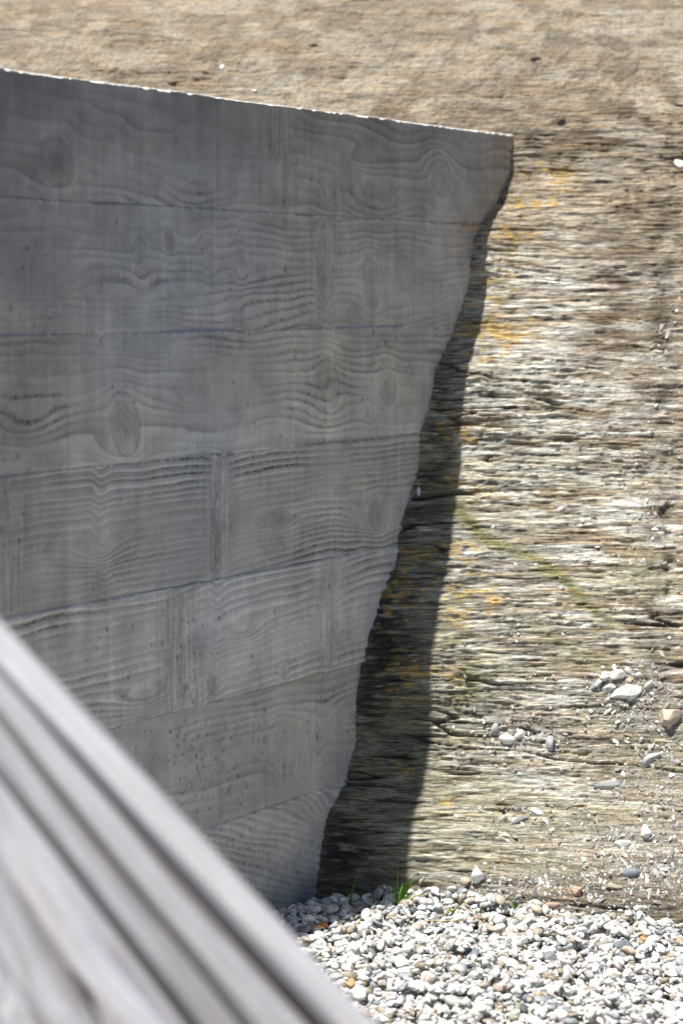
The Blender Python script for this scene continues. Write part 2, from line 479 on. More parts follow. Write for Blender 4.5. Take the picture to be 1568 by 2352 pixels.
lay(smooth(1975, 2060, py) * smooth(1000, 800, px), (0.06, 0.045, 0.035), 0.6)
verts = RP.reshape(-1, 3)
nr, nc = X.shape
# back down to the ground so the slope is a hill and not a sheet
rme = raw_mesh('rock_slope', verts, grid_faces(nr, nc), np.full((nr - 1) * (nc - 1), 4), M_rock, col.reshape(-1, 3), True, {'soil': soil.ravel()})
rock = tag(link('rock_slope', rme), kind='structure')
top_y = float(Yd[-1].mean())
hv = [(-10.6, top_y - 0.3, 5.35), (10.6, top_y - 0.3, 5.35), (10.6, top_y + 60, 12.0), (-10.6, top_y + 60, 12.0), (-10.6, top_y + 60, -0.3), (10.6, top_y + 60, -0.3)]
hx = np.linspace(-10.4, 10.4, 60); hy = np.linspace(0, 60, 60)
HX, HY = np.meshgrid(hx, hy)
HZ = float(Zd[-1].mean()) - 0.06 + HY * 0.12 * smooth(0, 6, HY) + 0.5 * (fbm(HX * .4, HY * .4, 201) - .5) * smooth(0.2, 4, HY)
hm = raw_mesh('hillside', np.stack([HX, HY + top_y - 0.25, HZ], -1).reshape(-1, 3), grid_faces(60, 60), np.full(59 * 59, 4), M_rock, np.tile(tan, (3600, 1)), True, {'soil': np.ones(3600)})
tag(link('hillside', hm), kind='structure')

# lookup of rock points by picture position
ipx, ipy = project(RP)
inx = (ipx > -20) & (ipx < 1600) & (ipy > -20) & (ipy < 2200)


def rock_at(x, y):
    d = (ipx - x) ** 2 + (ipy - y) ** 2
    # nearest to the camera among the close ones
    k = int(np.argmin(d)); i, j = divmod(k, nc)
    p = RP[i, j]
    return p, i, j


# ------------------------------------------------------------------ the concrete wall
def build_wall():
    ts = np.concatenate([-1.33 - np.geomspace(0.008, 4.2, 110)[::-1], np.arange(-1.33, 1.26, 0.0042), [1.3, 1.4]])
    hh = np.concatenate([[-0.14, -0.06], np.arange(-0.03, WTOP - 0.004, 0.0026)])
    T, Hh = np.meshgrid(ts, hh)
    joints = [1.700, 1.4215, 1.1355, 0.843, 0.556, 0.260]
    jo = [(-0.7, 1.5), (1.2, 3.1), (0.6, 2.0), (2.0, 0.7), (0.3, 3.7), (1.1, 1.9)]
    wj = [j + 0.0022 * (fbm(T * 3, T * 0 + i, 300 + i, 3) - 0.5) * 2 for i, j in enumerate(joints)]
    board = np.zeros(T.shape, int)
    for j in wj: board += (Hh < j)
    D = np.zeros(T.shape)                       # outwards, metres
    V = np.ones(T.shape)                        # tone
    # per board: ring frequency, relief, contrast, warp size, outward offset, slope
    par = [(38, .0007, .13, .060, .0000, .02), (50, .0006, .12, .040, .0012, -.01), (46, .0005, .12, .045, -.0006, .03),
           (60, .0013, .15, .020, -.0026, .01), (50, .0014, .14, .022, .0022, -.02), (42, .0008, .10, .035, -.0034, .04), (52, .0013, .15, .02, -.0010, .34)]
    rings = [(0, 130, 370, .055, .05), (1, 322, 592, .032, .042), (1, 478, 588, .028, .036), (1, 388, 548, .022, .03), (1, 555, 600, .014, .026), (1, 745, 565, .028, .05),
             (1, 745, 650, .03, .045), (1, 850, 650, .045, .062), (2, 290, 975, .055, .07), (2, 755, 880, .052, .058), (2, 888, 880, .048, .055), (2, 845, 945, .012, .02), (0, 1010, 400, .06, .055),
             (3, 640, 1195, .10, .02), (3, 870, 1185, .05, .04), (5, 650, 1715, .03, .05), (5, 732, 1700, .022, .04), (4, 650, 1545, .014, .02), (2, 1010, 1, .01, .01)]
    knots = [  # board, x, y, half width (m), half height (m), strength (m)
        (0, 420, 430, .15, .07, .045), (0, 830, 365, .10, .03, .035), (0, 870, 470, .16, .06, .05), (0, 1010, 400, .10, .07, -.06),
        (0, 755, 450, .035, .04, .04),
        (1, 100, 645, .16, .035, .05),
        (1, 330, 690, .25, .035, .03), (1, 560, 640, .14, .03, .03),
        (2, 290, 1040, .16, .05, .03), (2, 470, 920, .14, .03, .05),
        (2, 40, 975, .12, .045, .05), (2, 410, 805, .03, .03, -.03), (2, 470, 1050, .05, .02, -.04), (2, 620, 980, .1, .04, -.03),
        (3, 620, 1195, .10, .02, .035), (3, 230, 1270, .09, .03, .04), (3, 850, 1180, .09, .04, .05),
        (4, 560, 1450, .09, .025, .03), (4, 650, 1545, .018, .018, .03), (4, 330, 1600, .12, .03, .04),
        (5, 650, 1720, .05, .045, .07), (5, 740, 1650, .09, .05, .05), (5, 350, 1720, .1, .04, .04), (5, 700, 1750, .035, .03, -.05),
        (6, 760, 1850, .08, .05, .03)]
    bands = [  # spike knots: x, y top, y bottom, half width (m), strength, board
        (640, 235, 490, .045, .8, 0), (780, 300, 495, .018, .6, 0), (745, 500, 745, .035, .9, 1), (400, 770, 850, .02, .6, 2), (545, 500, 740, .012, .4, 1),
        (505, 1045, 1325, .030, 1.3, 3), (800, 1010, 1180, .02, .5, 3), (225, 1300, 1370, .012, 1.0, 3), (12, 1080, 1420, .04, .8, 3),
        (410, 1360, 1650, .045, 1.3, 4), (755, 1270, 1530, .035, 1.0, 4), (485, 1545, 1620, .012, 1.1, 4), (80, 1440, 1560, .015, .6, 4), (650, 1680, 1800, .035, .5, 5), (700, 1670, 1800, .02, .5, 5)]
    for b in range(7):
        m = board == b
        if not m.any(): continue
        t = T[m]; h = Hh[m]
        fr, rel, con, wa, off, sl = par[b]
        w = wa * (fbm(t * 2.6, h * 7, 400 + b, 3) - 0.5) * 1.6 + 0.25 * wa * (fbm(t * 9, h * 16, 420 + b, 3) - 0.5)
        w = w + 0.0012 * (fbm(t * 40, h * 40, 430 + b, 3) - 0.5)
        w = w + 0.018 * (fbm(t * 0.8, h * 26, 435 + b, 2) - 0.5)
        for kb, kx, ky, a, c_, A in knots:
            if kb == b:
                kt, kh = on_wall(kx, ky)
                q = ((t - kt) / a) ** 2 + ((h - kh) / c_) ** 2
                w = w + A * np.exp(-q * 1.1)
        kq = np.full(t.shape, 9.0); ks = np.zeros(t.shape)
        for kb, kx, ky, a, c_ in rings:
            if kb == b:
                kt, kh = on_wall(kx, ky)
                u_ = (t - kt) / a; v_ = (h - kh) / c_ + 0.25 * u_
                q = u_ ** 2 + v_ ** 2 + 0.5 * (fbm(t * 22, h * 22, 440 + kx, 2) - 0.5)
                w = w - 0.55 * c_ * np.clip(v_, -2, 2) * np.exp(-q * 0.55) * 1.3
                ks = np.where(q < kq, 0.35 + 0.65 * _hash(np.array([kx]), np.array([ky]), 9)[0], ks); kq = np.minimum(kq, q)
        bandm = np.zeros(t.shape); rb = np.zeros(t.shape)
        for bx, y0, y1, hw, st, bb in bands:
            if bb == b:
                bt, bh = on_wall(bx, (y0 + y1) / 2); h0 = on_wall(bx, y1)[1]; h1 = on_wall(bx, y0)[1]
                cen = bt + 0.03 * (fbm(h * 6, h * 0 + bx, 450, 2) - 0.5) + 0.02 * (h - bh)
                q = np.exp(-((t - cen) / (hw * (0.8 + 1.9 * fbm(t * 12, h * 12, 455, 3)))) ** 2) * smooth(h0 - .01, h0 + .02, h) * smooth(h1 + .01, h1 - .02, h)
                w = w + (0.007 if bx % 2 else -0.007) * st * np.tanh((t - cen) / hw) * np.exp(-np.abs(t - cen) / (hw * 5)) + 0.006 * st * np.exp(-((t - cen - .02) / (hw * 2)) ** 2)
                bandm = np.maximum(bandm, q * st)
        bandm = np.clip(bandm * 1.1, 0, 1.2)
        ph = (h + w + sl * t) * fr
        loc = 0.40 + 1.35 * smooth(0.3, 0.7, fbm(t * 2.5, h * 12, 460 + b, 3))            # rings fade in and out
        if b in (3, 4): loc = loc * (0.75 + 0.5 * smooth(0.05, 0.15, np.abs((h - joints[b - 1] + 0.14))))
        fade = np.clip(1 - 0.9 * bandm, 0.05, 1) * loc
        fq = ph % 1.0
        ridge = np.exp(-((fq - 0.62) / 0.15) ** 2) - 0.7 * np.exp(-((fq - 0.30) / 0.2) ** 2)
        if b not in (3, 4, 6):
            ridge = 0.9 * (smooth(0.0, 0.10, fq) * smooth(1.0, 0.12, fq)) ** 1.3 - 0.35
            ridge = -ridge
        ring_id = np.floor(ph)
        tone = _hash(ring_id, ring_id * 0 + b, 500) - 0.5
        D[m] = off + rel * ridge * fade
        vv = 1 + 1.25 * con * ridge * fade + 0.12 * tone * fade
        # late wood tears out: gritty dark bands
        gr = fbm(t * 230, h * 230, 470 + b, 2)
        tear = smooth(0.62, 0.2, np.abs(fq - 0.28) * 2.4) * smooth(0.45, 0.7, fbm(t * 2.4, h * 8, 480 + b, 3))
        vv -= tear * (0.05 + 0.3 * smooth(0.5, 0.75, gr)) * fade * (1.3 if b in (3, 5) else 0.9)
        D[m] -= tear * 0.0012 * gr * fade
        # spike knots: vertical torn fibre
        fib = fbm(t * 130, h * 9, 490 + b, 3) - 0.5
        V[m] = vv + bandm * (0.65 * fib - 0.04 + 0.5 * (fbm(t * 28, h * 10, 492, 3) - .5) - 0.22 * smooth(0.55, 0.75, gr))
        D[m] += bandm * 0.0045 * fib
        kr = np.sqrt(np.clip(kq, 0, None)); km = smooth(1.05, 0.7, kr) * ks
        kp = 0.5 + 0.5 * np.cos(kr * (17 + 14 * ks) + 5 * fbm(t * 30, h * 30, 441, 2))
        V[m] = V[m] * (1 - km) + km * (0.86 - 0.12 * smooth(0.6, 0.1, kr) + 0.22 * (kp - 0.5) + 0.10 * fib)
        V[m] -= 0.16 * np.exp(-((kr - 1.0) / 0.10) ** 2) * (0.4 + fib + .3); V[m] += 0.12 * np.exp(-((kr - 1.22) / 0.08) ** 2)
        D[m] += km * 0.0008 * (kp - .5)
        # pale smooth areas where the ring is wide
        V[m] += 0.07 * smooth(0.56, 0.66, fbm(t * 4 + w * 30, h * 18, 495 + b, 2)) * (b < 3)
    # joints: fine dark or pale fins; one has its ledge shadow painted stronger
    for i, j in enumerate(wj):
        dj = Hh - j
        on = smooth(0.30, 0.55, fbm(T * 5, T * 0 + i * 3, 600 + i, 3))
        line = np.exp(-(dj / 0.0023) ** 2)
        V -= line * (0.10 + 0.26 * on * smooth(0.35, 0.6, fbm(T * 40, T * 0 + i, 605, 2))) * (0.7 if i in (3, 5) else 1.6 if i == 4 else 1.0)
        D -= line * 0.002
        crumb = smooth(0.62, 0.8, fbm(T * 90, Hh * 90, 610 + i, 2)) * np.exp(-((dj + 0.003) / 0.005) ** 2)
        V += crumb * 0.35; D += crumb * 0.003
        V += 0.10 * np.exp(-((dj - 0.007) / 0.005) ** 2) * (1 - on)
    # upright seam of the form panel at the far left
    st, _ = on_wall(14, 1200)
    seam = np.exp(-((T - st - 0.01 * (fbm(Hh * 5, Hh * 0, 620, 2) - .5)) / 0.012) ** 2) * smooth(1.14, 1.0, Hh)
    V += 0.10 * seam; D += 0.002 * seam
    # runs of water, broad stains, painted light falloff, darker foot
    run = fbm(T * 42, Hh * 1.1, 630, 3) - 0.5
    V += 0.11 * run * smooth(0.2, 1.2, Hh)
    run2 = smooth(0.66, 0.8, fbm(T * 26, Hh * 0.7, 640, 2))
    V += 0.06 * run2
    V *= 1 + 0.06 * smooth(1.2, 0.6, Hh) - 0.19 * smooth(0.9, 1.9, Hh) - 0.22 * smooth(1.66, 1.95, Hh + 0.05 * (fbm(T * 5, Hh * 5, 650, 3) - .5)) * smooth(1.2, 0.2, T) - 0.16 * smooth(-0.7, -1.35, T + 0.3 * (fbm(T * 2, Hh * 4, 655, 3) - .5)) * smooth(0.9, 1.3, Hh)  # dimmer towards top and upper left: lighting put into the tone
    V *= 1 + 0.15 * (fbm(T * 2.2, Hh * 3, 660, 4) - 0.5) * 2 + 0.24 * (fbm(T * 11, Hh * 13, 661, 4) - 0.5) * 2 + 0.12 * (fbm(T * 40, Hh * 46, 662, 3) - 0.5) * 2
    V *= 1 - 0.13 * (board == 3) + 0.06 * (board == 4) - 0.06 * (board == 5)
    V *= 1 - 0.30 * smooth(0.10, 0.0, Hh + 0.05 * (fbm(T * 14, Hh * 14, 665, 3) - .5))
    # blow holes
    tp, hp = [], []
    def holes(n, x0, x1, y0, y1):
        for _ in range(n):
            a, b_ = on_wall(random.uniform(x0, x1), random.uniform(y0, y1)); tp.append(a); hp.append(b_)
    holes(240, 400, 620, 1650, 1960); holes(130, 380, 820, 1400, 1800); holes(110, 560, 735, 1930, 2100); holes(70, 30, 450, 1430, 1750)
    holes(70, 0, 1000, 760, 1300); holes(30, 0, 300, 500, 760); holes(30, 400, 1000, 300, 1000)
    tp = np.array(tp); hp = np.array(hp)
    rad = 0.0011 + 0.0022 * rng.random(len(tp)) ** 3
    for a, b_, r in list(zip(tp, hp, rad)) + [on_wall(x, y) + (0.0042,) for x, y in ((858, 762), (678, 818), (672, 938), (430, 1576), (424, 1578), (755, 1345), (732, 1692), (886, 785))]:
        i0, i1 = np.searchsorted(hh, [b_ - 0.016, b_ + 0.016]); j0, j1 = np.searchsorted(ts, [a - 0.012, a + 0.012])
        if i1 <= i0 or j1 <= j0: continue
        q = ((T[i0:i1, j0:j1] - a) / r) ** 2 + ((Hh[i0:i1, j0:j1] - b_) / (r * 1.5)) ** 2
        w = np.exp(-q * 0.8)
        D[i0:i1, j0:j1] -= 0.004 * w
        V[i0:i1, j0:j1] *= 1 - 0.6 * w
    D += 0.004 * (fbm(T * 1.3, Hh * 1.7, 670, 3) - 0.5)
    base = np.array([0.455, 0.448, 0.437])
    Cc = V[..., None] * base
    warm = np.clip(fbm(T * 1.7, Hh * 2.4, 680, 3) - 0.5, -.5, .5)[..., None]
    Cc = Cc * (1 + warm * np.array([0.16, 0.0, -0.20]))
    # bluish upper left, rusty upper right
    bl = (smooth(0.3, -1.0, T) * smooth(1.2, 1.8, Hh))[..., None]
    Cc = Cc * (1 - bl * np.array([0.04, 0.035, 0.0]))
    xe_ = np.interp(Hh, EDGE[:, 2], (EDGE[:, 0] - WP0[0]) / WD[0])
    ru = (smooth(0.28, 0.0, xe_ - T) * smooth(1.35, 1.75, Hh) * (0.4 + fbm(T * 12, Hh * 5, 690, 3)))[..., None]
    Cc = Cc * (1 + ru * np.array([0.10, -0.06, -0.22]))
    r2 = (np.exp(-((Hh - 1.694) / 0.012) ** 2) * smooth(0.25, 0.02, xe_ - T))[..., None]
    Cc = Cc * (1 + r2 * np.array([0.0, -0.25, -0.45]))
    # blue chalk-like line along two joints
    for jj, k in ((1.4225, 1.0), (1.1365, 0.55)):
        bb = (np.exp(-((Hh - jj) / 0.0035) ** 2) * smooth(0.9, 0.2, T) * smooth(0.35, 0.6, fbm(T * 4, T * 0, 695, 3)))[..., None] * k
        Cc = Cc * (1 - bb) + np.array([0.20, 0.22, 0.32]) * bb
    # rows over the rounded, crumbling top and down the back
    rows_D, rows_H, rows_C = [], [], []
    chip = fbm(ts * 60, ts * 0, 700, 4); chip2 = fbm(ts * 11, ts * 0, 705, 3)
    chip3 = fbm(ts * 150, ts * 0, 707, 2)
    e = 0.0015 + 0.028 * np.clip(chip - 0.5, 0, 1) + 0.009 * np.clip(chip2 - .3, 0, 1) + 0.012 * np.clip(chip3 - 0.6, 0, 1)
    e[T[0] > 1.27] = 0.01
    d_last = D[-1]
    wav = 0.003 * (chip3 - .5) + 0.006 * (fbm(ts * 3, ts * 0, 710, 3) - 0.5)
    for a in (0.15, 0.4, 0.65, 0.9, 1.0):
        rows_D.append(d_last - e * (1 - math.cos(a * math.pi / 2)) * 1.5 + 0.0015 * (vnoise(ts * 300, ts * 0 + a * 9, 711) - .5))
        rows_H.append(np.maximum(WTOP + wav - e * (1 - math.sin(a * math.pi / 2)), Hh[-1] + 0.0004 + 0.0004 * a)); rows_C.append(np.tile([0.56, 0.55, 0.53], (len(ts), 1)) * (0.7 + 0.4 * chip[:, None]))
    for k, q in enumerate(np.linspace(0.03, 0.25, 9)):
        rows_D.append(d_last * 0 - q + 0.002 * vnoise(ts * 20, ts * 0 + k, 720)); rows_H.append(WTOP + wav + 0.003 * (vnoise(ts * 90, ts * 0 + k * 3, 721) - .5) - 0.001)
        rows_C.append(np.tile([0.42, 0.41, 0.39], (len(ts), 1)))
    for q in (1.5, 0.7, -0.14):
        rows_D.append(d_last * 0 - 0.252); rows_H.append(d_last * 0 + q); rows_C.append(np.tile([0.34, 0.33, 0.32], (len(ts), 1)))
    Da = np.vstack([D] + rows_D); Ha = np.vstack([Hh] + rows_H); Ta = np.vstack([T] + [ts] * len(rows_D))
    Ca = np.concatenate([Cc] + [c[None] for c in rows_C], 0)
    P = WP0 + Ta[..., None] * WD + Da[..., None] * WN; P[..., 2] = Ha
    nr_, nc_ = Ta.shape
    q = grid_faces(nr_, nc_)
    loops = q.ravel(); sizes = [4] * len(q)
    left = (np.arange(nr_) * nc_)[::1]; right = (np.arange(nr_) * nc_ + nc_ - 1)[::-1]
    bot = np.array([0, (nr_ - 1) * nc_, nr_ * nc_ - 1, nc_ - 1])
    loops = np.concatenate([loops, left[::-1][::-1], right, bot]); sizes += [len(left), len(right), 4]
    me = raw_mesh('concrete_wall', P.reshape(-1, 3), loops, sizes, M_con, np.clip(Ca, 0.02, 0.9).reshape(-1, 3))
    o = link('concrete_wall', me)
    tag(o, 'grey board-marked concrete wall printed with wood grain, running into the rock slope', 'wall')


build_wall()


# ------------------------------------------------------------------ pebbles
def ico(level):
    bm_ = __import__('bmesh').new()
    __import__('bmesh').ops.create_icosphere(bm_, subdivisions=level, radius=1.0)
    v = np.array([x.co[:] for x in bm_.verts]); f = np.array([[x.index for x in y.verts] for y in bm_.faces])
    bm_.free(); return v, f


ICO = {k: ico(k) for k in (1, 2, 3)}


def stone_shape(level, seed, angular=0.0, facets=0):
    r = np.random.default_rng(seed)
    v, f = ICO[level]
    k = np.ones(len(v))
    for _ in range(5):
        d = r.normal(size=3); d /= np.linalg.norm(d)
        k += r.uniform(-0.13, 0.13) * np.cos(r.uniform(1.5, 3.4) * (v @ d) + r.uniform(0, 6))
    v = v * k[:, None]
    for _ in range(facets):
        d = r.normal(size=3); d /= np.linalg.norm(d)
        c = r.uniform(0.40, 0.75); s = v @ d
        v = v - np.clip(s - c, 0, None)[:, None] * d * 0.98
    return v, f


def rotm(r, tiltx, tilty, yaw):
    cx, sx, cy, sy, cz, sz = math.cos(tiltx), math.sin(tiltx), math.cos(tilty), math.sin(tilty), math.cos(yaw), math.sin(yaw)
    Rx = np.array([[1, 0, 0], [0, cx, -sx], [0, sx, cx]]); Ry = np.array([[cy, 0, sy], [0, 1, 0], [-sy, 0, cy]]); Rz = np.array([[cz, -sz, 0], [sz, cz, 0], [0, 0, 1]])
    return Rx @ Ry @ Rz


PAL = [((0.80, 0.79, 0.77), .38), ((0.58, 0.57, 0.53), .15), ((0.45, 0.45, 0.44), .20), ((0.34, 0.355, 0.37), .12), ((0.19, 0.21, 0.24), .03),
       ((0.31, 0.275, 0.21), .08), ((0.45, 0.37, 0.30), .03), ((0.10, 0.11, 0.12), .015), ((0.50, 0.29, 0.13), .0012)]
PC = np.array([p[0] for p in PAL]); PW = np.array([p[1] for p in PAL]); PW /= PW.sum()


def rock_foot(x):      # y of the rock face at ground level
    i = np.searchsorted(hs, 0.02); return np.interp(x, xs, Yd[i])


def rock_y(x, z):
    i = min(np.searchsorted(hs, z), len(hs) - 1); return float(np.interp(x, xs, Yd[i]))


def mound(x, y):
    m = 0.02 * math.exp(-((x - 0.30) / 0.22) ** 2 - ((y - 5.90) / 0.10) ** 2)
    m += 0.012 * math.sin(x * 3.1 + 1) * math.sin(y * 2.7) + 0.01 * math.sin(x * 9 + y * 6)
    return m - 0.035


GX0, GX1, GY0, GY1, CS = -1.6, 2.3, 3.9, 6.35, 0.004
ngx, ngy = int((GX1 - GX0) / CS), int((GY1 - GY0) / CS)
HM = np.empty((ngy, ngx))
for j in range(ngy):
    yy = GY0 + j * CS
    xx = GX0 + np.arange(ngx) * CS
    HM[j] = 0.02 * np.exp(-((xx - 0.30) / 0.22) ** 2 - ((yy - 5.90) / 0.10) ** 2) + 0.012 * np.sin(xx * 3.1 + 1) * np.sin(yy * 2.7) + 0.006 * np.sin(xx * 9 + yy * 6) - 0.035
NSH = 14
SH = {l: [stone_shape(l, 900 + s, facets=1 + s % 6) for s in range(NSH)] for l in (1, 2)}
PV, PF, PCOL, PR, off = [], [], [], [], 0
N = 32000
for i in range(N):
    inner = i > 7000 or rng.random() < 0.25
    if i < 7000:
        x, y = rng.uniform(GX0 + .05, GX1 - .05), rng.uniform(GY0 + .05, 6.25)
    else:
        x, y = rng.uniform(-0.45, 1.35), rng.uniform(4.65, 6.15)
    a = 0.0086 + 0.0108 * rng.random() ** 1.6 + (0.006 if rng.random() < 0.05 else 0)
    if i > 29500: a = rng.uniform(0.0045, 0.0075)
    if (np.array([x, y, 0]) - WP0) @ WN < a * 0.9: continue
    if y > rock_foot(x) + 0.03: continue
    b = a * rng.uniform(0.55, 0.9); c = a * rng.uniform(0.25, 0.52)
    ix, iy = int((x - GX0) / CS), int((y - GY0) / CS); rr = max(1, int((a + b) / 2 / CS))
    w = HM[iy - rr:iy + rr + 1, ix - rr:ix + rr + 1]
    if w.shape != (2 * rr + 1, 2 * rr + 1): continue
    base = 0.6 * w.mean() + 0.4 * np.sort(w.ravel())[int(w.size * .75)]
    gx_ = (w[:, -1].mean() - w[:, 0].mean()) / (2 * rr * CS); gy_ = (w[-1].mean() - w[0].mean()) / (2 * rr * CS)
    z = base + c * 0.62
    if z > 0.035 + max(0, mound(x, y) + 0.035): continue
    if z > 0.0 and y > rock_y(x, max(z, 0.0)) + 0.006: continue
    yaw = rng.uniform(0, math.tau)
    Rm = rotm(rng, math.atan(gy_) * .7 + rng.normal(0, .15), -math.atan(gx_) * .7 + rng.normal(0, .22), yaw)
    q = np.arange(-rr, rr + 1) * CS / (0.5 * (a + b))
    dome = c * np.sqrt(np.clip(1 - q[None, :] ** 2 - q[:, None] ** 2, 0, 1))
    w[:] = np.where(dome > 0, np.maximum(w, z + dome), w)
    vis = (-0.12 < x < 1.15) and (4.8 < y) and i > 11000
    v, f = SH[2 if vis else 1][rng.integers(NSH)]
    PV.append((v * [a, b, c]) @ Rm.T + [x, y, z]); PF.append(f + off); off += len(v)
    cc = PC[rng.choice(len(PC), p=PW)] * rng.uniform(0.85, 1.1) * (1 + rng.normal(0, .02, 3))
    PCOL.append(np.tile(np.clip(cc, 0, 0.86), (len(v), 1))); PR.append(np.full(len(v), rng.random()))
PF = np.concatenate(PF)
gm = raw_mesh('gravel', np.concatenate(PV), PF, np.full(len(PF), 3), M_peb, np.concatenate(PCOL), True, {'rnd': np.concatenate(PR)})
tag(link('gravel', gm), kind='stuff')
print('pebbles', len(PV), 'tris', len(PF))

# ------------------------------------------------------------------ broken rock lying on the slope (uncountable small bits)
RV, RF, RC, RR, off = [], [], [], [], 0
FSH = [stone_shape(2, 1300 + s, facets=14) for s in range(16)]
dens = np.clip(0.9 * blob(1440, 1600, 90, 50) + 0.55 * blob(1180, 1690, 90, 45) + 0.6 * blob(1510, 1760, 90, 110) + 0.35 * blob(1300, 1895, 190, 40)
               + 0.9 * blob(1480, 1990, 200, 60) + 0.7 * blob(1250, 2040, 330, 35) + 0.08 * blob(1480, 1150, 110, 200) + 0.10 * blob(1540, 850, 60, 150)
               + 0.02 * smooth(900, 1500, py) + 0.03 * smooth(1500, 1800, py), 0, 1)
dens *= 0.06 + 0.94 * smooth(980, 1130, px)
ok = inx & (ipx > 700) & (dens > 0.01)
idx = np.flatnonzero(ok.ravel()); pr = dens.ravel()[idx]; pr /= pr.sum()
for k in rng.choice(idx, 5000, p=pr, replace=False):
    i, j = divmod(int(k), nc); p = RP[i, j]
    a = 0.0018 + 0.0075 * rng.random() ** 4.2
    v, f = FSH[rng.integers(16)]
    Rm = rotm(rng, rng.normal(1.0, .3), rng.normal(0, .35), rng.uniform(0, math.tau))
    if rng.random() < .75: v = v * [1.7, 0.9, 0.32]
    else: v = v * [1.0, 0.8, 0.6]
    RV.append((v * a) @ Rm.T + p + np.array([0, -0.5, 0.5]) * a * .1); RF.append(f + off); off += len(v)
    cc = np.array([(0.42, 0.41, 0.38), (0.28, 0.28, 0.27), (0.22, 0.19, 0.15), (0.16, 0.165, 0.17), (0.32, 0.25, 0.19), (0.66, 0.65, 0.63)][rng.choice(6, p=[.30, .20, .17, .05, .1, .18])]) * rng.uniform(.8, 1.15)
    RC.append(np.tile(np.clip(cc, 0, .85), (len(v), 1))); RR.append(np.full(len(v), rng.random()))
RF = np.concatenate(RF)
tag(link('rock_rubble', raw_mesh('rock_rubble', np.concatenate(RV), RF, np.full(len(RF), 3), M_peb, np.concatenate(RC), False, {'rnd': np.concatenate(RR)})), kind='stuff')

# ------------------------------------------------------------------ single stones one can point at
def stone(name, x, y, w, hgt, color, label, cat, seed, facets=2, rot=0.0, group=None, lift=0.12):
    p, i, j = rock_at(x, y)
    sc = (p[1]) / FPX * (0.60 if facets > 3 else 0.48)
    a, b = w * sc, hgt * sc
    v, f = stone_shape(3, seed, facets=facets * 3 if facets > 3 else facets)
    c, s = math.cos(rot), math.sin(rot)
    v = v * [a, b * 0.85, b]
    v = v @ np.array([[c, 0, s], [0, 1, 0], [-s, 0, c]])
    me = raw_mesh(name, v, f, np.full(len(f), 3), M_peb, np.tile(color, (len(v), 1)), facets < 4, {'rnd': np.full(len(v), (seed * 0.137) % 1)})
    o = link(name, me); o.location = p + np.array([0, -0.8, 0.5]) * b * lift
    tag(o, label, cat, group)
    return o


